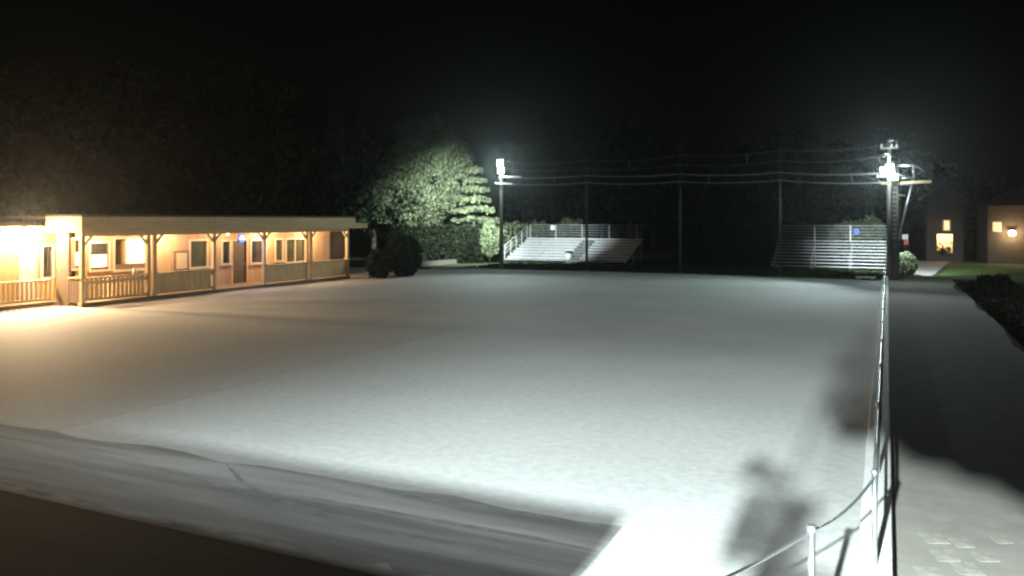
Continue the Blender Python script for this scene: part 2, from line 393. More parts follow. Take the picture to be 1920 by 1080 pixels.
# beam and posts
part(MB().box(BX - .14, BX - .02, Y0, Y1, FB - .16, FB + .07), 'beam', 'wood')
PY = [19.86, 22.74, 23.05, 26.18, 29.31, 32.38, 32.68, 35.75]
for y in PY:
    mb = MB(); r = 0.075
    mb.box(BX - .16, BX - .16 + 2 * r, y - r, y + r, 0.0, FB - .16)
    mb.box(BX - .19, BX + .02, y - r - .03, y + r + .03, 0.0, 0.16)
    mb.box(BX - .185, BX + .015, y - r - .025, y + r + .025, 1.02, 1.14)
    part(mb, 'post', 'wood_light', bevel=0.01)
for y, s in [(yy, s) for yy in (19.86, 23.05, 26.18, 29.31, 32.68) for s in (1,)] + [(yy, -1) for yy in (22.74, 26.18, 29.31, 32.38, 35.75)]:
    if y == 26.18 and s == 1 or y == 29.31 and s == -1: pass
    part(MB().bar((BX - .08, y + s * .06, FB - .48), (BX - .08, y + s * .42, FB - .12), .07, .09), 'bracket', 'wood_light')
# railings (vertical boards, top rail); the middle bay is the way in
def railing(ya, yb, gap, wdt, name='railing', X=BX - .08, top=1.06, m='wood'):
    mb = MB(); y = ya + .1
    while y + wdt < yb - .05:
        dx = R.uniform(-.008, .008)
        mb.box(X - .015 + dx, X + .015 + dx, y, y + wdt, 0.2 + R.uniform(-.01, .01), top - .05); y += wdt + gap
    rl = part(mb, name, m)
    part(MB().box(X - .06, X + .06, ya + .06, yb - .06, top - .05, top + .0), 'top_rail', 'wood_light', rl)
    part(MB().box(X - .035, X + .035, ya + .06, yb - .06, top - .24, top - .12), 'upper_rail', 'wood', rl)
    part(MB().box(X - .03, X + .03, ya + .06, yb - .06, 0.2, .3), 'lower_rail', 'wood', rl)
    return rl
railing(19.9, 22.74, .075, .11); railing(23.05, 26.18, .012, .14); railing(29.31, 32.38, .012, .14); railing(32.68, 35.75, .012, .14)
# end panels at the near end of the porch
xe0, xe1 = onY(107, Y0), onY(130, Y0)
part(MB().box(xe0, xe1, Y0 - .03, Y0 + .07, 0.0, zof(xe0, Y0, 437)), 'end_column', 'wood_dark')
ep = MB()
x = xe1 + .01
while x < BX - .2: ep.box(x, x + .13, Y0 - .02, Y0 + .03, .05, 1.03); x += .14
part(ep, 'end_panel', 'wood_dark')
part(MB().box(xe1, BX - .15, Y0 - .06, Y0 + .07, 1.03, 1.09), 'end_rail', 'wood_light')
# lower rear roof at far end
part(MB().box(-31.4, -28.6, Y1 + .46, Y1 + 2.4, 0, 2.72), 'rear_extension', 'wood_dark')
part(MB().box(-31.5, -27.3, Y1 + .42, Y1 + 2.6, 2.72, 3.02), 'rear_roof', 'fascia')
part(MB().box(BW - 4.0, BW - .17, Y0 + 3.2, Y0 + 3.3, 0, 3.2).box(BW - 4.1, BW - 4.0, Y0 + 3.2, Y1 + .3, 0, 3.2).box(BW - 4.1, BW - .17, Y1 + .2, Y1 + .34, 0, 3.2), 'rear_wall', 'siding')
# bright recessed wing on the near side
WXW = -29.9
wg = thing('side_wing', 'cream side wing washed bright by wall lanterns at far left', 'building', (WXW, 16.5, 0))
wing_holes = [(onX(80, WXW), onX(98, WXW), .95, 2.15)]
wall_with_holes(WXW, 11.5, Y0 + 3.1, 0, 2.95, wing_holes, .16).build('wall', 'wingwall', wg)
a, b, c, d = wing_holes[0]
wf = MB().box(WXW - .05, WXW + .04, a - .09, a, c - .09, d + .09).box(WXW - .05, WXW + .04, b, b + .09, c - .09, d + .09).box(WXW - .05, WXW + .04, a, b, d, d + .09).box(WXW - .05, WXW + .07, a, b, c - .09, c).build('window', 'white', wg)
MB().box(WXW - .1, WXW - .09, a, b, c, d).build('pane', 'glass', wf)
yd0, yd1 = onX(38, WXW), onX(66, WXW)
dd = MB().box(WXW - .02, WXW + .03, yd0, yd1, .14, 2.2).build('door', 'white', wg)
MB().box(WXW - .02, WXW + .05, yd0 - .09, yd0, .14, 2.29).box(WXW - .02, WXW + .05, yd1, yd1 + .09, .14, 2.29).box(WXW - .02, WXW + .05, yd0, yd1, 2.2, 2.29).build('door_frame', 'trim', dd)
MB().sphere((WXW + .07, yd1 - .1, 1.1), .035).build('handle', 'galv', dd)
MB().box(WXW - 3.5, WXW + .75, 11.3, Y0 - .12, 2.95, 3.12).build('roof', 'roofing', wg)
MB().box(WXW, -28.2, 11.5, Y0 - .04, -.05, .14).build('deck', 'deck', wg)
rg = MB(); y = 13.0
while y < 20.4:
    rg.box(-28.32, -28.28, y, y + .07, .3 if y < 18.7 else .22, .93)
    y += .17
rl = rg.build('railing', 'wood_light', wg)
MB().box(-28.36, -28.24, 12.9, 19.7, .93, .99).build('top_rail', 'wood_light', rl)
MB().box(-28.33, -28.27, 12.9, 19.7, .2, .29).build('lower_rail', 'wood_light', rl)
# lanterns on the wing wall
def lantern(y, z, lab):
    t = thing('wall_lantern', lab, 'lantern', (WXW, y, z), 'lanterns on the side wing')
    MB().box(WXW + .001, WXW + .03, y - .06, y + .06, z - .1, z + .16).build('bracket', 'darkmetal', t)
    MB().box(WXW + .03, WXW + .2, y - .1, y + .1, z + .16, z + .2).build('cap', 'darkmetal', t)
    MB().sphere((WXW + .14, y, z + .03), .10, 12, 8, 1.2).build('globe', 'e_warm', t)
yl1, yl0 = onX(45, WXW), onX(3, WXW)
lantern(yl1, zof(WXW, yl1, 436), 'very bright globe lantern above the white wing door')
lantern(yl0, zof(WXW, yl0, 441), 'bright globe lantern at the extreme left edge of the photo')
# porch ceiling lamps
PL = [(-27.5, 21.3), (-27.5, 24.6), (-27.5, 27.8), (-27.5, 30.85), (-27.5, 34.2)]
labs = ['ceiling lamp over the slatted near bay of the porch', 'ceiling lamp over the bay with the notice board', 'ceiling lamp over the porch entrance',
        'ceiling lamp over the bay with the double window', 'ceiling lamp over the farthest bay of the porch']
for (x, y), l in zip(PL, labs):
    t = thing('ceiling_lamp', 'small round ' + l, 'lamp', (x, y, FB), 'ceiling lamps of the porch')
    MB().tube([(x, y, FB + .03), (x, y, FB + .078)], .11, 14).build('base', 'white', t)
    MB().sphere((x, y, FB + .02), .085, 12, 8, .7).build('globe', 'e_warm_s', t)
# notice board, blue sign, porch lamp, white jug on the sill
a, b, c, d = wr(326, 470, 352, 508)
nb = thing('notice_board', 'framed notice board on the porch wall left of the greenish window', 'notice board', (BW, (a + b) / 2, c))
MB().box(BW + .002, BW + .05, a, b, c, d).build('frame', 'wood_dark', nb)
MB().box(BW + .05, BW + .058, a + .09, b - .09, c + .1, d - .1).build('sheet', 'paper', nb)
yb_, = (onX(453, BX - .4),); zb_ = zof(BX - .4, yb_, 447)
sg = thing('neon_sign', 'small glowing blue sign hanging in the porch entrance', 'sign', (BX - .4, yb_, zb_))
MB().box(BX - .45, BX - .41, yb_ - .2, yb_ + .2, zb_ - .17, zb_ + .17).build('backing', 'darkmetal', sg)
rim = MB()
pts = [(BX - .385, yb_ + .17 * math.cos(t) , zb_ + .14 * math.sin(t)) for t in np.linspace(0, 2 * math.pi, 25)]
rim.tube(pts, .045, 8).build('outer_tube', 'e_blue', sg)
MB().tube([(BX - .385, yb_ - .09, zb_ - .05), (BX - .385, yb_ - .09, zb_ + .04), (BX - .385, yb_, zb_ + .085), (BX - .385, yb_ + .09, zb_ + .04), (BX - .385, yb_ + .09, zb_ - .05)], .045, 8).build('inner_tube', 'e_bluewhite', sg)
for dy in (-.15, .15): MB().tube([(BX - .43, yb_ + dy, zb_ + .17), (BX - .43, yb_ + dy, FB + .08)], .008, 6).build('hanger', 'darkmetal', sg)
y_ = onX(427, BX - .2); z_ = zof(BX - .2, y_, 438)
pl = thing('pendant_lamp', 'tiny warm pendant bulb left of the glowing blue sign', 'lamp', (BX - .2, y_, z_))
MB().tube([(BX - .2, y_, z_ + .05), (BX - .2, y_, FB + .08)], .008, 6).build('cord', 'darkmetal', pl)
MB().sphere((BX - .2, y_, z_), .075).build('bulb', 'e_warm_s', pl)
y_ = onX(252, BX - .08); 
jg = thing('jug', 'small white jug standing on the slatted porch railing', 'jug', (BX - .08, y_, 1.06))
jm = MB(); rad = [.045, .07, .075, .055, .04, .05]; zs = [1.06, 1.09, 1.16, 1.24, 1.28, 1.31]
jm.tube([(BX - .08, y_, z) for z in zs], rad, 12).build('body', 'white', jg)
MB().tube([(BX - .08, y_ + .06, 1.12), (BX - .08, y_ + .11, 1.15), (BX - .08, y_ + .11, 1.24), (BX - .08, y_ + .045, 1.27)], .012, 6).build('handle', 'white', jg)

# ------------------------------------------------------------------ poles along the far end and their wires
PYY = 46.8
pX = [onY(x, PYY + .2) for x in (940, 1100, 1275, 1462, 1667)]
PYp = PYY + .2
def floodhead(parent, c, aimv, name='flood_head', sz=.42, lens='e_flood', h=.5):
    d = Vector(aimv).normalized(); side = d.cross(Vector((0, 0, 1))).normalized(); up = side.cross(d).normalized()
    c = Vector(c)
    def bx(mb, x0, x1, y0, y1, z0, z1):
        vs = [c + d * x + side * y + up * z for z in (z0, z1) for x, y in ((x0, y0), (x1, y0), (x1, y1), (x0, y1))]
        mb.add(vs, [(3, 2, 1, 0), (4, 5, 6, 7), (0, 1, 5, 4), (1, 2, 6, 5), (2, 3, 7, 6), (3, 0, 4, 7)]); return mb
    hb = MB(); bx(hb, -.18, 0, -sz / 2, sz / 2, -h / 2, h / 2); bx(hb, -.3, -.18, -sz / 4, sz / 4, -h / 4, h / 4)
    bx(hb, 0, .05, -sz / 2, sz / 2, h / 2 - .03, h / 2); bx(hb, 0, .05, -sz / 2, sz / 2, -h / 2, -h / 2 + .03)
    bx(hb, 0, .05, -sz / 2, -sz / 2 + .03, -h / 2 + .03, h / 2 - .03); bx(hb, 0, .05, sz / 2 - .03, sz / 2, -h / 2 + .03, h / 2 - .03)
    hd = hb.build(name, 'darkmetal', parent)
    ln = MB(); bx(ln, .004, .02, -sz / 2 + .035, sz / 2 - .035, -h / 2 + .035, h / 2 - .035)
    ln.build('lens', lens, hd)
    return c + d * .12
# left lamp pole
zt = [7.25, 7.0, 7.9, 7.75, 7.95]
XL = pX[0]
lp = thing('floodlight_pole', 'tall pole with blazing white floodlights beside the layered conifer', 'light pole', (XL, PYp, 0))
MB().tube([(XL, PYp, 0), (XL, PYp, zt[0])], [.13, .09], 12).build('pole', 'polewood', lp)
zL = zof(XL, PYp, 314)
LL = []
LL.append(floodhead(lp, (XL + .05, PYp - .32, zL + .28), (10, -26, -5), h=.42, sz=.40))
LL.append(floodhead(lp, (XL + .12, PYp - .32, zL - .22), (10, -26, -6), h=.42, sz=.40))
LLb = floodhead(lp, (XL + .05, PYp + .35, zL - .1), (3, 9, -5), h=.3, sz=.3)
MB().bar((XL, PYp - .16, zL + .5), (XL, PYp - .16, zL - .5), .06, .06).bar((XL - .05, PYp - .2, zL - .6), (XL + 1.5, PYp - .2, zL - .66), .09, .09).bar((XL - .35, PYp - .2, zL - 1.02), (XL + .9, PYp - .2, zL - 1.1), .1, .1).build('crossarm', 'white', lp)
# plain poles
labs = ['slim dark post in front of the left bleachers', 'slim grey post in the dark gap, nearer the left bleachers', 'slim grey post in the dark gap, beside the right bleachers']
for i in (1, 2, 3):
    t = thing('net_post', labs[i - 1], 'post', (pX[i], PYp, 0), 'slim posts along the far end of the court')
    MB().tube([(pX[i], PYp, 0), (pX[i], PYp, zt[i])], [.085, .06], 10).build('pole', 'polegrey', t)
    MB().sphere((pX[i], PYp, zt[i]), .07).build('cap', 'darkmetal', t)
    MB().box(pX[i] - .1, pX[i] + .1, PYp - .1, PYp + .1, 0, .06).build('footing', 'kerb', t)
# right lamp pole and utility pole
XR = pX[4]
rp = thing('floodlight_pole', 'tall pole with blazing white floodlights at the end of the low wall', 'light pole', (XR, PYp, 0))
zR = zof(XR, PYp, 320)
zTop = zof(XR, PYp, 260)
MB().tube([(XR, PYp, 0), (XR, PYp, zTop)], [.14, .09], 12).build('pole', 'polewood', rp)
RRs = []
RRs.append(floodhead(rp, (XR + .06, PYp - .34, zR + .08), (-9, -26, -6), h=.5, sz=.44))
RRs.append(floodhead(rp, (XR - .26, PYp - .3, zR - .02), (-16, -22, -6), h=.4, sz=.36))
RRs.append(floodhead(rp, (XR + .28, PYp - .3, zR - .35), (2, -24, -8), h=.36, sz=.34))
RRb = floodhead(rp, (XR - .2, PYp + .34, zR - .2), (-2.5, 9, -6), h=.3, sz=.3)
MB().bar((XR - .6, PYp - .17, zR - .3), (XR + .62, PYp - .17, zR - .3), .08, .08).bar((XR, PYp - .16, zR + .75), (XR, PYp - .16, zR - .55), .07, .07).build('crossarm', 'white', rp)
ca = MB().bar((XR - .42, PYp - .16, zTop - .52), (XR + .42, PYp - .16, zTop - .5), .08, .08).build('top_arm', 'polewood', rp)
for dx in (-.36, .36, .12):
    MB().tube([(XR + dx, PYp - .16, zTop - .46), (XR + dx, PYp - .16, zTop - .28)], [.05, .03], 8).build('insulator', 'white', ca)
for dz, s in ((-.15, 1), (-.85, -1)):
    MB().tube([(XR, PYp - .1, zTop + dz), (XR + .22 * s, PYp - .14, zTop + dz + .04)], .03, 6).build('peg', 'white', rp)
UX = onY(1679, PYp + .15); UY = PYp + .15
up_ = thing('utility_pole', 'thick wooden utility pole with step rungs and a bent side arm', 'utility pole', (UX, UY, 0))
zu = zof(UX, UY, 308)
MB().tube([(UX, UY, 0), (UX, UY, zu)], [.19, .13], 12).build('pole', 'polewood', up_)
for i in range(12):
    z = zof(UX, UY, 352 + i * 8.6)
    MB().bar((UX - .14, UY - .2, z), (UX + .05, UY - .24, z), .05, .05).build('step', 'galv', up_)
def uz(px, py): X = onY(px, UY); return (X, UY - .2, zof(X, UY, py))
MB().tube([uz(1682, 311), uz(1712, 311), uz(1722, 314), uz(1732, 323)], .055, 8).tube([uz(1713, 312), uz(1713, 336)], .05, 8).tube([uz(1684, 335), uz(1711, 334)], .06, 8).tube([uz(1684, 346), uz(1706, 345)], .05, 8).tube([uz(1684, 366), uz(1698, 367)], .04, 8).build('side_arm', 'galv', up_)
MB().bar(uz(1652, 344), uz(1746, 341), .1, .14).build('crossarm', 'wood_light', up_)
MB().tube([uz(1711, 338), uz(1690, 424), uz(1684, 462)], .045, 8).build('brace', 'galv', up_)
MB().box(UX - .16, UX + .2, UY - .42, UY - .19, .9, 2.1).build('switch_box', 'darkmetal', up_)
# wires
def cable(zs, lab, rad, droop=.18, ext=0):
    pts = []
    for i in range(4):
        s0, s1 = sag((pX[i], PYp - .1, zs[i]), (pX[i + 1], PYp - .1, zs[i + 1]), droop, 10), None
        pts += s0 if i == 0 else s0[1:]
    o = MB().tube(pts, rad, 6).build('cable', 'cable', loc=(pX[2], PYp, 0))
    tag(o, lab, 'cable', 'cables strung along the far end')
cable([7.0, 6.9, 7.0, 7.1, 7.2], 'topmost thin cable strung between the far end posts', .012)
cable([6.55, 6.4, 6.45, 6.5, 6.6], 'second cable from the top between the far end posts', .012)
cable([zL - .62, 5.95, 5.9, 5.85, zR - .12], 'third cable from the top, bright where it meets the floodlights', .045, .12)
cable([zL - 1.05, 5.5, 5.45, 5.42, zR - .62], 'lowest cable between the far end posts, sagging', .04, .12)
for j, (px, za, zb) in enumerate(((1596, zR - .2, zR - .65), (1400, 6.95, 6.38), (1180, 6.85, 6.35), (1330, 5.85, 5.38), (1040, 6.0, 5.5))):
    X = onY(px, PYp - .1)
    o = MB().bar((X, PYp - .1, za), (X + .08 - .04 * j, PYp - .1, zb), .035, .035).build('spacer', 'cable', loc=(X, PYp - .1, zb))
    tag(o, ['cable spacer close to the right floodlights', 'cable spacer between the two slim posts in the dark gap, near the taller wires',
            'cable spacer midway above the right end of the left bleachers', 'lower cable spacer right of the first dark gap post', 'cable spacer near the left floodlights'][j], 'cable spacer', 'spacers between the far end cables')

# ------------------------------------------------------------------ bleachers
def bleacher(lab, x0, x1, posts, solid, aisle, yf=54.0, rows=9, tr=.54, rise=.19):
    t = thing('bleachers', lab, 'bleachers', ((x0 + x1) / 2, yf, 0), 'metal bleachers beyond the court')
    for i in range(rows):
        y = yf + i * tr; z = .22 + i * rise
        segs = [(x0, aisle), (aisle + 1.0, x1)] if aisle and i < rows - 1 else [(x0, x1)]
        for a_, b_ in segs: MB().box(a_, b_, y, y + .28, z, z + .045).build('seat', 'alu', t)
        if aisle and i < rows - 1: MB().box(aisle + .03, aisle + .97, y - .1, y + .25, z - .13, z - .1).build('aisle_step', 'alu_frame', t)
        if i: MB().box(x0, x1, y - .24, y - .02, z - rise * .95 - .03, z - rise * .95).build('footboard', 'alu_frame' if not solid else 'alu', t)
        if i and solid:
            for a_, b_ in segs: MB().box(a_, b_, y + .02, y + .035, z - .11, z - .01).build('riser', 'alu', t)
    n = max(3, int((x1 - x0) / 1.9)); zb = .22 + (rows - 1) * rise
    yb = yf + (rows - 1) * tr + .3
    for j in range(n + 1):
        x = x0 + .1 + (x1 - x0 - .2) * j / n
        MB().bar((x, yf + .1, .02), (x, yb, .02), .06, .06).bar((x, yf + .12, .17), (x, yb - .1, zb - .05), .06, .08).bar((x, yb - .1, .0), (x, yb - .1, zb), .06, .06).bar((x, yf + 2.2, 0), (x, yf + 2.2, .22 + 4 * rise - .1), .05, .05).build('frame', 'alu_frame', t)
    # back guard rail
    gt = zb + 1.05
    for k_ in range(5):
        MB().tube([(x0, yb, gt - k_ * .2), (x1, yb, gt - k_ * .2)], .026 if k_ == 0 else .018, 6).build('guard_rail', 'alu', t)
    for x in posts:
        MB().bar((x, yb + .03, zb - .1), (x, yb + .03, gt + .02), .07, .07).build('guard_post', 'alu', t)
    return t, yb, zb, gt
bl1, yb, zb, gt = bleacher('brightly lit aluminium bleachers left of the dark gap', -26.0, -16.6, [-25.9 + 2.2 * i for i in range(5)], 1, -21.2)
# sloping side rail of the left stand
srl = MB()
for k_ in range(3):
    srl.tube([(-26.06, 54.2, 1.25 - .3 * k_), (-26.06, yb, gt - .3 * k_)], .024 if k_ == 0 else .016, 6)
for i in range(5):
    yy = 54.25 + i * (yb - 54.3) / 4.2; zz = 1.25 + (gt - 1.25) * (yy - 54.2) / (yb - 54.2)
    srl.bar((-26.06, yy, 0.2), (-26.06, yy, zz), .05, .05)
srl.build('side_rail', 'alu', bl1)
bl2, yb, zb, gt = bleacher('dimmer aluminium bleachers behind the right floodlight pole', -6.9, 0.25, [-6.8 + 2.27 * i for i in range(4)], 0, None)
def placard(px, py, X, m, lab):
    y = yb - .06
    X = onY(px, y); z = zof(X, y, py)
    o = MB().box(X - .17, X + .17, y, y + .02, z - .17, z + .17).box(X - .05, X + .05, y + .02, y + .06, z - .1, z + .1).build('placard', m, loc=(X, y, z))
    tag(o, lab, 'placard')
placard(1036, 427, 0, 'white', 'small white square placard on the top rail of the left bleachers')
placard(1606, 434, 0, 'blue', 'small blue square placard on the top rail of the right bleachers')
# bin beside the left stand
c = at(1067, 494)
bn = thing('litter_bin', 'pale litter bin standing in front of the left bleachers', 'bin', (c.x, c.y, 0))
MB().tube([(c.x, c.y, 0), (c.x, c.y, .75)], [.24, .29], 14).build('body', 'alu', bn)
MB().tube([(c.x, c.y, .75), (c.x, c.y, .8), (c.x, c.y, .9)], [.31, .31, .12], 14).build('lid', 'darkmetal', bn)
# flat pale board on the ground at the far right court corner
c = at(1625, 523)
tag(MB().box(c.x - .55, c.x + .45, c.y - .3, c.y + .35, .06, .12).box(c.x - .45, c.x - .3, c.y - .25, c.y + .3, 0, .06).box(c.x + .2, c.x + .35, c.y - .25, c.y + .3, 0, .06).build('pallet', 'wallwhite', loc=(c.x, c.y, 0)), 'low pale pallet lying at the far right corner of the court', 'pallet')

# ------------------------------------------------------------------ vegetation
def clump_points(c, rx, rz, n, nclump, cr, shell=.55):
    pts = []
    cl = []
    for _ in range(nclump):
        d = NR.normal(size=3); d /= np.linalg.norm(d); q = shell + (1 - shell) * NR.random()
        cl.append(np.array(c) + d * np.array([rx, rx, rz]) * q)
    for i in range(nclump):
        k_ = max(3, int(n / nclump)); p = NR.normal(size=(k_, 3)); r = NR.random(k_) ** .4
        p /= np.linalg.norm(p, axis=1)[:, None]
        pts.append(cl[i] + p * r[:, None] * cr * (0.7 + .6 * NR.random()) * np.array([1, 1, .75]))
    return np.concatenate(pts), cl
def broadleaf(name, lab, loc, h, r, m, n=9000, clumps=70, cr=1.0, leaf=.28, zc=None, group=None, cat='tree', rz=None, limbs=10):
    t = thing(name, lab, cat, loc, group); x, y, z0 = loc
    zc = zc or h * .6; rz = rz or h * .42
    pts, cl = clump_points((x, y, z0 + zc), r, rz, n, clumps, cr)
    MB().leaves(pts, leaf).build('crown', m, t)
    tr = MB()
    tr.tube([(x, y, z0 - .05), (x + .05, y, z0 + h * .2), (x - .05, y + .05, z0 + zc), (x, y, z0 + zc + rz * .5)], [h * .03, h * .022, h * .015, h * .005], 8)
    for c in cl[:limbs]:
        b0 = Vector((x, y, z0 + zc - rz * .55 + R.random() * rz * .7)); c = Vector(c)
        tr.tube([b0, b0.lerp(c, .5) + Vector((0, 0, .15 * r)), c], [h * .01, h * .007, h * .002], 6)
    tr.build('trunk', 'bark', t)
    return t
def ground(px, D):   # a point on the ground on the ray of a pixel column, D metres ahead
    l = (px - HX) / F * D
    return (-S_ * D + C_ * l, C_ * D + S_ * l, -0.03)
broadleaf('leafy_tree', 'big leafy tree lit pale green behind the end of the clubhouse', ground(783, 63.0), 11.8, 3.9, 'leaf', 64000, 260, .95, .125, zc=6.7, rz=5.0)
broadleaf('leafy_tree', 'leafy tree with thin speckled light, just left of the pale green one', ground(700, 66), 9.6, 2.9, 'leaf_dark', 12000, 80, 1.1, .26)
# conifer in flat layers
def conifer(lab, loc, h, r, tiers, m):
    t = thing('layered_conifer', lab, 'tree', loc); x, y, z0 = loc
    tr = MB().tube([(x, y, z0), (x, y, z0 + h)], [h * .02, .02], 8); cr = MB()
    for k_ in range(tiers):
        z = z0 + 1.9 + (h - 2.2) * k_ / (tiers - 1); rr = r * (1 - .75 * (k_ / (tiers - 1)) ** 1.3) * R.uniform(.85, 1.1)
        nb = 9
        for j in range(nb):
            a = 2 * math.pi * (j + R.random() * .6) / nb + k_; L = rr * R.uniform(.75, 1.1)
            dirv = Vector((math.cos(a), math.sin(a), 0)); b0 = Vector((x, y, z))
            b0 = b0 + Vector((0, 0, R.uniform(-.07, .07))); dr_ = R.uniform(.08, .17)
            tip = b0 + dirv * L + Vector((0, 0, -dr_ * L)); mid = b0 + dirv * L * .5 + Vector((0, 0, .03 * L))
            tr.tube([b0, mid, tip], [.045, .03, .01], 5)
            nl = int(420 * L / r); s = NR.random(nl) ** .7
            wv = np.array((-dirv.y, dirv.x, 0)); ctr = np.array(b0) + np.outer(s * L, np.array(dirv))
            ctr[:, 2] += -dr_ * L * s ** 2 + .05 * np.sin(s * 9 + j) * L * .14
            ctr += np.outer((NR.random(nl) - .5) * 2 * (.45 * (1 - s * .55)) * min(1, L / 2), wv)
            ctr[:, 2] += NR.normal(size=nl) * .06 - .14 * NR.random(nl) ** 2
            cr.leaves(ctr, .17, flat=.4, aspect=1.3)
    cr.build('crown', m, t); tr.build('trunk', 'bark', t)
conifer('conifer with flat light-edged branch layers left of the floodlight pole', ground(889, 61.0), 7.4, 2.5, 8, 'needle')
# columnar pale shrub
def bush(name, lab, loc, r, h, m, n, leaf, z0=None, group=None, cat='shrub', stem=True, shell=.8):
    t = thing(name, lab, cat, loc, group); x, y, zz = loc
    k_ = n; d = NR.normal(size=(k_, 3)); d /= np.linalg.norm(d, axis=1)[:, None]
    q = (shell + (1.05 - shell) * NR.random(k_))
    la = .16 if cat == 'bush' else .34
    lump = np.array([1 + la * mnoise.noise(Vector(v) * 2.3 + Vector(loc)) for v in d.tolist()])
    zc = z0 if z0 is not None else h / 2
    pts = np.array([x, y, zz + zc]) + d * (q * lump)[:, None] * np.array([r, r, h / 2])
    pts[:, 2] = np.maximum(pts[:, 2], zz + .03)
    MB().leaves(pts, leaf).build('foliage', m, t)
    if stem:
        s = MB()
        for i in range(6):
            a = i * 1.05; s.tube([(x + .04 * math.cos(a), y + .04 * math.sin(a), zz), (x + r * .5 * math.cos(a), y + r * .5 * math.sin(a), zz + zc)], [.03, .012], 5)
        s.build('stem', 'bark', t)
    return t
bush('tall_shrub', 'rounded pale green tall shrub beside the left end of the bleachers', ground(918, 59.5), .74, 2.4, 'leaf_bush', 3200, .13, z0=1.75)
bush('round_bush', 'clipped round bush at the foot of the utility pole', (onY(1697, 51.0), 51.0, -.02), .62, 1.35, 'leaf_bush', 4200, .085, cat='bush', z0=.66, shell=.9)
bush('dark_bush', 'dark rounded bush at the far end of the clubhouse', ground(760, 46), .85, 2.3, 'leaf_dark', 2600, .16)
bush('dark_bush', 'low dark bush against the rear extension of the clubhouse', ground(712, 44), .7, 1.5, 'leaf_dark', 1500, .15)
# hedge
hg = MB()
ha, hb_ = Vector(ground(722, 58)), Vector(ground(904, 60)); n = 15000
s = NR.random(n); e = np.array(hb_ - ha); per = np.array([-e[1], e[0], 0]); per /= np.linalg.norm(per)
pts = np.array(ha) + np.outer(s, e); side = NR.random(n)
top = 2.72 + .09 * np.sin(s * 40) + .06 * np.sin(s * 93)
zz = np.where(side < .25, top - .12 * NR.random(n), NR.random(n) * top)
off = np.where(side < .25, (NR.random(n) - .5) * 1.0, np.where(NR.random(n) < .6, -.5, .5) + NR.normal(size=n) * .06)
pts += np.outer(off, per); pts[:, 2] = zz
hg.leaves(pts, .17)
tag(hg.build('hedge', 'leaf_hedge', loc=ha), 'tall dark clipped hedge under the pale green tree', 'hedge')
# low garden walls at the far left corner
k = MB().bar(at(786, 499) + Vector((0, 0, .12)), at(902, 489.5) + Vector((0, 0, .12)), .22, .34)
tag(k.build('garden_wall', 'darkstone', loc=at(850, 494)), 'low pale garden wall in front of the dark hedge', 'wall')
k = MB().bar(at(806, 506) + Vector((0, 0, .05)), at(892, 500.5) + Vector((0, 0, .05)), .16, .13)
tag(k.build('kerb', 'kerb', loc=at(850, 503)), 'short pale kerb at the far left corner of the court', 'kerb')
# shrubs behind the stands
for px, D, r, h, lab in ((965, 66.5, 1.6, 3.0, 'dim green shrub behind the side rail of the left bleachers'), (1010, 68, 1.5, 3.0, 'dim green shrub behind the left bleachers, under the white placard'),
                         (1070, 67, 1.3, 3.3, 'dim green shrub behind the right part of the left bleachers'), (1588, 59, 1.3, 3.1, 'dim green shrub behind the right bleachers, near the blue placard'),
                         (1635, 58.5, 1.2, 3.3, 'dim green shrub behind the right bleachers, next to the floodlight pole')):
    bush('shrub', lab, ground(px, D), r, h, 'leaf', 1800, .2, group='shrubs behind the bleachers')
# dark weeds along the verge
for i, (px, py, lab) in enumerate(((1850, 535, 'ragged dark weed by the lawn kerb, nearer the walkway'), (1878, 533, 'ragged dark weed by the lawn kerb, farther right'), (1822, 548, 'low dark weed at the corner of the walkway verge'))):
    c = at(px, py)
    bush('weed', lab, (c.x, c.y, -.03), .42, .55, 'leaf_dark', 420, .16, group='dark weeds on the verge', cat='plant', z0=.25, shell=.3)
# verge grass in the dark area: blades as stuff
gb = MB(); n = 22000
gx = 3.1 + NR.random(n) ** 1.6 * 7; gy = 14 + NR.random(n) * 34
pts = np.stack([gx, gy, .03 + .06 * NR.random(n)], 1)
gb.leaves(pts * np.array([1, 1, .5]), .07)
tag(gb.build('verge_grass', 'ground', loc=(5, 25, 0)), 'rough dark grass on the verge right of the walkway', 'grass', kind='stuff')
gb = MB(); n = 9000
gx = -25 + NR.random(n) * 25; gy = 47.6 + NR.random(n) * 6
pts = np.stack([gx, gy, .02 + .08 * NR.random(n)], 1)
gb.leaves(pts, .16)
tag(gb.build('far_grass', 'ground', loc=(-12, 50, 0)), 'rough dark grass between the far edge of the court and the bleachers', 'grass', kind='stuff')

# dark trees in the background (shared meshes)
lab_b = 'unlit dark tree in the black row behind the bleachers'
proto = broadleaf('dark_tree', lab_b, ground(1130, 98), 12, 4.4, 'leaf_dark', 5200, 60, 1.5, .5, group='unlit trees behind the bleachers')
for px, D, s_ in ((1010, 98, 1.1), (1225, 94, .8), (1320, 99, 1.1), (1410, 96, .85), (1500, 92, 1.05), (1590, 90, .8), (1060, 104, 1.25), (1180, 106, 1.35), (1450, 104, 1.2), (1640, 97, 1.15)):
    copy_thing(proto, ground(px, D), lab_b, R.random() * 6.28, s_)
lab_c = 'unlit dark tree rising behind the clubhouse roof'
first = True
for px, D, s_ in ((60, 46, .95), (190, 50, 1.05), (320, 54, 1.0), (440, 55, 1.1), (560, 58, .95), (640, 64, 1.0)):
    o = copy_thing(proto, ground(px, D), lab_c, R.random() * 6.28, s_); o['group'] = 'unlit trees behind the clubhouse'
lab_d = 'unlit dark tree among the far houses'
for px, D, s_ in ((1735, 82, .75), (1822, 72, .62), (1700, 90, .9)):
    o = copy_thing(proto, ground(px, D), lab_d, R.random() * 6.28, s_); o['group'] = 'unlit trees among the far houses'

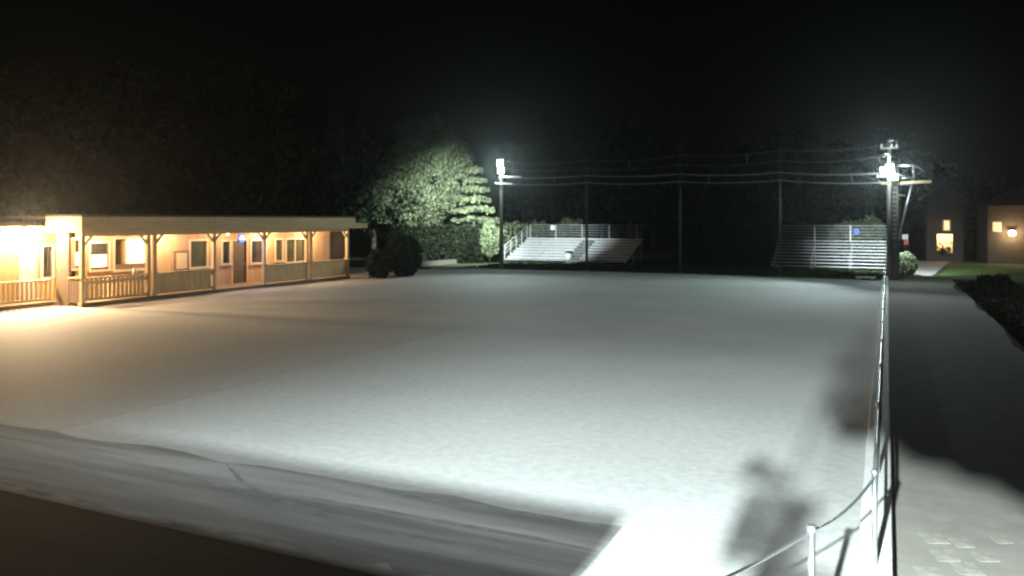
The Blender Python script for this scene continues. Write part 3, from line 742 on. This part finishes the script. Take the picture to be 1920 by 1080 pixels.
# ------------------------------------------------------------------ houses at far right
HYa = 70.0
hx = lambda px: onY(px, HYa)
h1 = thing('house', 'dark house with a tall lit window above a lit leafy porch opening', 'house', (hx(1772), HYa, 0))
def hw(px0, py0, px1, py1, Y): 
    a, b = onY(px0, Y), onY(px1, Y); m = (a + b) / 2
    return a, b, zof(m, Y, py1), zof(m, Y, py0)
def house_wall(parent, Y, xa, xb, zb, hs, m):
    mb = MB(); cur = xa; th = .2
    for a, b, c, d in sorted(hs):
        mb.box(cur, a, Y, Y + th, 0, zb)
        mb.box(a, b, Y, Y + th, 0, c); mb.box(a, b, Y, Y + th, d, zb); cur = b
    mb.box(cur, xb, Y, Y + th, 0, zb)
    return mb.build('wall', m, parent)
tallw = hw(1770.5, 414, 1780, 431, HYa); porch = hw(1757, 439, 1786, 474, HYa)
# one wall strip per storey so the stacked openings do not collide
mb = MB(); xa, xb = hx(1738), hx(1806)
zmid = (tallw[2] + porch[3]) / 2
mb.box(xa, porch[0], HYa, HYa + .2, 0, zmid); mb.box(porch[1], xb, HYa, HYa + .2, 0, zmid); mb.box(porch[0], porch[1], HYa, HYa + .2, 0, porch[2]); mb.box(porch[0], porch[1], HYa, HYa + .2, porch[3], zmid)
mb.box(xa, tallw[0], HYa, HYa + .2, zmid, 4.6); mb.box(tallw[1], xb, HYa, HYa + .2, zmid, 4.6); mb.box(tallw[0], tallw[1], HYa, HYa + .2, zmid, tallw[2]); mb.box(tallw[0], tallw[1], HYa, HYa + .2, tallw[3], 4.6)
mb.box(xa, xa + .2, HYa + .2, HYa + 7, 0, 4.6); mb.box(xb - .2, xb, HYa + .2, HYa + 7, 0, 4.6); mb.box(xa + .2, xb - .2, HYa + 6.8, HYa + 7, 0, 4.6)
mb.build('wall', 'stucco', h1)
a, b, c, d = tallw
wn = MB().box(a - .08, a, HYa - .04, HYa + .05, c - .08, d + .08).box(b, b + .08, HYa - .04, HYa + .05, c - .08, d + .08).box(a, b, HYa - .04, HYa + .05, d, d + .08).box(a, b, HYa - .04, HYa + .05, c - .08, c).build('window', 'trim', h1)
MB().box(a, b, HYa + .06, HYa + .07, c, d).build('pane', 'e_win', wn)
a, b, c, d = porch
MB().box(a - .05, b + .05, HYa + 1.6, HYa + 1.7, 0, d + .2).box(a - .05, a + .0, HYa + .2, HYa + 1.6, 0, d + .2).box(b, b + .05, HYa + .2, HYa + 1.6, 0, d + .2).box(a, b, HYa + .2, HYa + 1.6, d + .1, d + .2).box(a, b, HYa + .2, HYa + 1.6, -.02, .06).build('porch_room', 'interior', h1)
ro = MB(); ro.add([(xa - .5, HYa - .5, 4.6), (xb + .5, HYa - .5, 4.6), (xb + .5, HYa + 7.5, 4.6), (xa - .5, HYa + 7.5, 4.6), ((xa + xb) / 2, HYa + 2, 6.2), ((xa + xb) / 2, HYa + 5, 6.2)], [(0, 1, 4), (1, 2, 5, 4), (2, 3, 5), (3, 0, 4, 5), (3, 2, 1, 0)]).build('roof', 'roofing', h1)
for px, D, lab in ((1768, 62, 'leafy shrub silhouetted against the lit porch opening, left one'), (1783, 63, 'leafy shrub silhouetted against the lit porch opening, right one')):
    bush('shrub', lab, ground(px, D), .6, 1.5, 'leaf_dark', 150, .22, group='shrubs before the lit porch', shell=.1)
HYb = 68.0
h2 = thing('house', 'tan house with a glaring wall lamp at the far right edge', 'house', (onY(1900, HYb), HYb, 0))
wb = hw(1863, 418, 1875, 432, HYb); xa, xb = onY(1852, HYb), onY(2050, HYb)
mb = MB()
mb.box(xa, wb[0], HYb, HYb + .2, 0, 4.2); mb.box(wb[1], xb, HYb, HYb + .2, 0, 4.2); mb.box(wb[0], wb[1], HYb, HYb + .2, 0, wb[2]); mb.box(wb[0], wb[1], HYb, HYb + .2, wb[3], 4.2)
mb.box(xa, xa + .2, HYb + .2, HYb + 8, 0, 4.2); mb.box(xb - .2, xb, HYb + .2, HYb + 8, 0, 4.2); mb.box(xa + .2, xb - .2, HYb + 7.8, HYb + 8, 0, 4.2)
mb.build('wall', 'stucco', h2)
a, b, c, d = wb
wn = MB().box(a - .08, a, HYb - .04, HYb + .05, c - .08, d + .08).box(b, b + .08, HYb - .04, HYb + .05, c - .08, d + .08).box(a, b, HYb - .04, HYb + .05, d, d + .08).box(a, b, HYb - .06, HYb + .05, c - .08, c).box(a + (b - a) * .55, a + (b - a) * .62, HYb - .02, HYb + .05, c, d).build('window', 'trim', h2)
MB().box(a, b, HYb + .06, HYb + .07, c, d).build('pane', 'e_win', wn)
MB().add([(xa - .4, HYb - .6, 4.2), (xb + .4, HYb - .6, 4.2), (xb + .4, HYb + 8.6, 4.2), (xa - .4, HYb + 8.6, 4.2), (xa + 3, HYb + 4, 6.0), (xb - 3, HYb + 4, 6.0)], [(0, 1, 5, 4), (1, 2, 5), (2, 3, 4, 5), (3, 0, 4), (3, 2, 1, 0)]).build('roof', 'roofing', h2)
xl = onY(1897, HYb); zl = zof(xl, HYb, 437)
hl = thing('wall_lamp', 'glaring warm lamp on the tan house wall at far right', 'lamp', (xl, HYb, zl))
MB().box(xl - .08, xl + .08, HYb - .06, HYb - .002, zl - .1, zl + .14).build('bracket', 'darkmetal', hl)
MB().sphere((xl, HYb - .24, zl), .2, 12, 8).build('globe', 'e_houselamp', hl)
MB().box(xl - .16, xl + .16, HYb - .34, HYb - .06, zl + .16, zl + .2).build('cap', 'darkmetal', hl)
bush('shrub', 'small dark shrub below the glaring lamp of the tan house', ground(1915, 62), .55, 1.1, 'leaf_dark', 500, .15, z0=.5)
# small sign far behind the utility pole
X = onY(1697, 66); z = zof(X, 66, 449)
ss = thing('signboard', 'small white and red signboard on a post right of the utility pole', 'sign', (X, 66, 0))
MB().tube([(X, 66.05, 0), (X, 66.05, z + .35)], .035, 8).build('post', 'darkmetal', ss)
MB().box(X - .2, X + .2, 66 - .02, 66.01, z + .02, z + .38).build('upper_panel', 'white', ss)
MB().box(X - .06, X + .22, 66 - .02, 66.01, z - .38, z + .01).build('lower_panel', 'red', ss)

# ------------------------------------------------------------------ what stands behind the camera and shades the foreground
nb_ = thing('near_building', 'dark building on the near side whose eave shades the driveway', 'building', (-12, -5, 0))
EX, EY, EZ = -1.85, 0.2, 3.0
MB().box(-24, EX, -7.2, EY, EZ - .18, EZ).build('roof', 'roofing', nb_)
MB().box(-23.4, EX - .5, -6.9, EY - .5, -.05, EZ - .18).build('wall', 'stucco', nb_)
NX, NY = -1.1, -8.0
np_ = thing('floodlight_pole', 'near floodlight pole standing behind the viewpoint', 'light pole', (NX, NY - .35, 0))
MB().tube([(NX, NY - .35, -.05), (NX, NY - .35, 7.2)], [.15, .1], 12).build('pole', 'polewood', np_)
NA = floodhead(np_, (NX, NY - .12, 5.97), (-3, 20, -3), sz=.5)
NB = floodhead(np_, (NX - .08, NY - .12, 6.67), (-3, 20, -3), sz=.5)
MB().bar((NX, NY - .22, 5.7), (NX, NY - .22, 7.0), .08, .1).build('bracket', 'darkmetal', np_)
# mast with added boxes shaped for the blob shadow, just behind the viewpoint
mp_ = thing('speaker_mast', 'steel mast with a loudspeaker behind the viewpoint', 'mast', (NX, -1.0, 0))
MB().tube([(NX, -1, -.05), (NX, -1, 4.7)], [.024, .012], 10).build('pole', 'galv', mp_)
MB().box(NX - .17, NX + .15, -1.1, -.95, 3.36, 3.62).tube([(NX - .02, -1.0, 3.3), (NX + .3, -1.02, 3.22)], [.05, .12], 12).tube([(NX, -1.0, 3.68), (NX - .22, -1.0, 3.76)], [.03, .07], 12).box(NX - .3, NX + .05, -1.04, -.98, 3.12, 3.2).build('loudspeaker', 'darkmetal', mp_)
t = thing('young_tree', 'young leafy tree behind the viewpoint', 'tree', (0.95, -1.1, 0))  # unseen blocker, its leaf clumps shaped to cast the shadow by the railing
MB().tube([(0.95, -1.1, -.05), (0.9, -1.1, 2.2), (0.7, -1.1, 4.2)], [.07, .055, .02], 8).tube([(.9, -1.1, 3.0), (.2, -1.05, 4.1), (-.6, -1.0, 4.5)], [.04, .025, .01], 6).build('trunk', 'bark', t)
pts = []
cl_ = [(-.72 + .1 * i, 4.0 - .042 * i + .2 + R.uniform(-.02, .02), .2, 260) for i in range(30)]
for cx, cz, r, n in cl_ + [(-.72, 5.02, .2, 500), (-.72, 5.25, .2, 500), (-.74, 5.5, .2, 500), (-.48, 4.9, .34, 900), (-.35, 5.25, .36, 900), (-.45, 5.6, .3, 700), (-.86, 4.2, .19, 500), (-.86, 4.45, .19, 500), (-.82, 4.68, .2, 500), (-.72, 4.85, .22, 500), (-.66, 4.42, .26, 900), (-.3, 4.5, .36, 1000), (.2, 4.3, .45, 1500), (.9, 4.1, .55, 1600), (1.6, 4.0, .6, 1600), (2.2, 4.1, .6, 1400), (.2, 4.8, .42, 1100), (.8, 4.9, .55, 1400), (1.5, 4.8, .6, 1500), (2.3, 4.8, .6, 1200), (.4, 5.2, .35, 700), (1.2, 5.3, .5, 1000)]:
    q = NR.normal(size=(n, 3)); q /= np.linalg.norm(q, axis=1)[:, None]; q *= (NR.random(n) ** .4)[:, None]
    pts.append(np.array([cx, -1.05, cz]) + q * r)
MB().leaves(np.concatenate(pts), .12).build('crown', 'leaf_dark', t)

# ------------------------------------------------------------------ lights
COOL = (0.76, 1.0, 0.98); WARM = (1.0, 0.70, 0.40)
K = 1.0
def flood(name, P, d, power, col, size, cone, blend, wide=1.0):
    o = light('SPOT', name, P, power, col, size, aim=Vector(P) + Vector(d), cone=cone, blend=blend)
    o.scale = (wide, 1, 1)
    return o
flood('near_flood_a', NA + Vector((0, .12, 0)), (0.3, 10, -7.6), 80000, (.84, .99, .98), .1, 66, .8, 1.25)
for dz, pw in ((-.22, 8500), (.08, 8500), (.42, 7500)):
    flood('near_flood_b', NB + Vector((0, .12, dz)), (-0.4, 10, -7.6), pw, (.86, .98, 1.0), .08, 66, .7, 1.45)
flood('left_flood_a', LL[0], (7, -12, -6.5), 1300, COOL, .2, 70, .8, 1.8)
flood('left_flood_b', LL[1], (3, -14, -7), 1000, COOL, .2, 70, .8, 1.6)
flood('left_spill', LLb + Vector((0, .1, 0)), (-1.3, 8.4, -5.7), 9500, (.84, .97, .97), .15, 62, .8, 1.0)
flood('left_tree_spill', LL[1] + Vector((-.3, .0, -.1)), (-7.4, 6.7, -4.4), 30000, (.90, 1.0, .92), .15, 84, .95, .78)
flood('right_flood_a', RRs[0], (-10, -13, -6.5), 2900, COOL, .2, 70, .8, 1.05)
flood('right_flood_b', RRs[1], (-12, -10, -6.5), 2400, COOL, .2, 70, .8, 1.6)
flood('right_flood_c', RRs[2], (1.2, -3.5, -7), 420, COOL, .2, 60, .9, 1.0)
flood('right_spill', RRb + Vector((0, .1, 0)), (0.6, 8.6, -5.6), 15000, (.84, .97, .97), .15, 66, .9, 1.0)
flood('right_lawn_spill', RRb + Vector((.5, .1, 0)), (6, 4.5, -5.6), 1600, (.9, 1.0, .9), .15, 62, .7, 1.5)
flood('left_glow', LL[0] + Vector((.05, -.1, 0)), (22, -46, -2), 900, (.82, .97, .98), .1, 84, .6)  # spots added at the lamp heads to feed the bloom haze
flood('right_glow', RRs[0] + Vector((0, -.1, 0)), (0, -46, -2), 2600, (.82, .97, .98), .1, 84, .6)
light('POINT', 'right_arm_glow', RRs[0] + Vector((.1, -.5, .1)), 340, COOL, .1)  # points added to light up the arms and cables at each lamp
light('POINT', 'left_arm_glow', LL[1] + Vector((-.3, -.45, .2)), 300, COOL, .1)
for (x, y), pw in zip(PL, (230, 250, 80, 240, 230)):
    light('POINT', 'porch_lamp', (x, y, FB - .12), pw, WARM, .08)
light('POINT', 'lantern_light', (WXW + .45, yl1, 2.75), 480, WARM, .12)
light('POINT', 'lantern_light', (WXW + .45, yl0, 2.68), 360, WARM, .12)
flood('lantern_throw', (WXW + .5, yl1, 2.72), (6, -.6, -2.3), 2900, WARM, .12, 120, .8)  # spots added at the lanterns to warm the pavement without the wall
flood('lantern_throw', (WXW + .5, yl0, 2.65), (6, -.2, -2.2), 2900, WARM, .12, 120, .8)
a, b, c, d = wins['w3']
light('POINT', 'room_lamp', (BW - .9, a + (b - a) * .62, 1.75), 260, (1, .82, .55), .15)
light('POINT', 'sign_light', (BX - .2, yb_, zb_), 55, (.15, .25, 1.0), .1)
a, b, c, d = porch
light('POINT', 'house_porch_lamp', ((a + b) / 2, HYa + .8, d - .2), 90, (1, .62, .28), .1)
light('POINT', 'house_lamp', (xl, HYb - .5, zl), 330, (1, .7, .38), .12)
light('POINT', 'house_window_wash', (tallw[0] - .1, HYa - .5, tallw[2] + .3), 6, (1, .62, .3), .1)

# ------------------------------------------------------------------ haze added to stand in for lens bloom
hz = MB().box(-75, 60, -12, 118, -1.0, 22).build('haze', 'ground', loc=(0, 40, 0))  # added haze box, stands in for lens bloom
hm = bpy.data.materials.new('night_air'); hm.use_nodes = True; nt = hm.node_tree; nt.nodes.clear()
out = nt.nodes.new('ShaderNodeOutputMaterial'); pv = nt.nodes.new('ShaderNodeVolumePrincipled')
pv.inputs['Color'].default_value = (.9, .95, .95, 1); pv.inputs['Density'].default_value = 0.0004; pv.inputs['Anisotropy'].default_value = 0.85
nt.links.new(pv.outputs[0], out.inputs['Volume'])
hz.data.materials.clear(); hz.data.materials.append(hm)
tag(hz, 'thin night haze around the floodlights', 'haze', kind='stuff')

# ------------------------------------------------------------------ world, camera, render settings
wd = bpy.data.worlds.new('World'); sc.world = wd; wd.use_nodes = True
nt = wd.node_tree; bg = nt.nodes['Background']
sky = nt.nodes.new('ShaderNodeTexSky'); sky.sky_type = 'NISHITA'; sky.sun_disc = False
sky.sun_elevation = math.radians(4); sky.sun_rotation = math.radians(150)
nt.links.new(sky.outputs[0], bg.inputs['Color']); bg.inputs['Strength'].default_value = 0.00025

cam = bpy.data.cameras.new('camera'); co = bpy.data.objects.new('camera', cam); C.objects.link(co)
co.location = (0, 0, H); co.rotation_euler = (math.radians(90), 0, TH)
cam.sensor_width = 36; cam.lens = 36 * F / 1920; cam.shift_y = -(540 - HY) / 1920
cam.clip_start = .05; cam.clip_end = 2000
sc.camera = co
sc.view_settings.view_transform = 'Standard'; sc.view_settings.look = 'None'
sc.view_settings.exposure = 0; sc.view_settings.gamma = 1
cy = sc.cycles
cy.use_denoising = True
cy.max_bounces = 6; cy.diffuse_bounces = 3; cy.volume_bounces = 0; cy.glossy_bounces = 3
cy.sample_clamp_indirect = 4; cy.volume_step_rate = 4
cy.pixel_filter_type = 'BLACKMAN_HARRIS'; cy.filter_width = 2.4
cy.caustics_reflective = False; cy.caustics_refractive = False
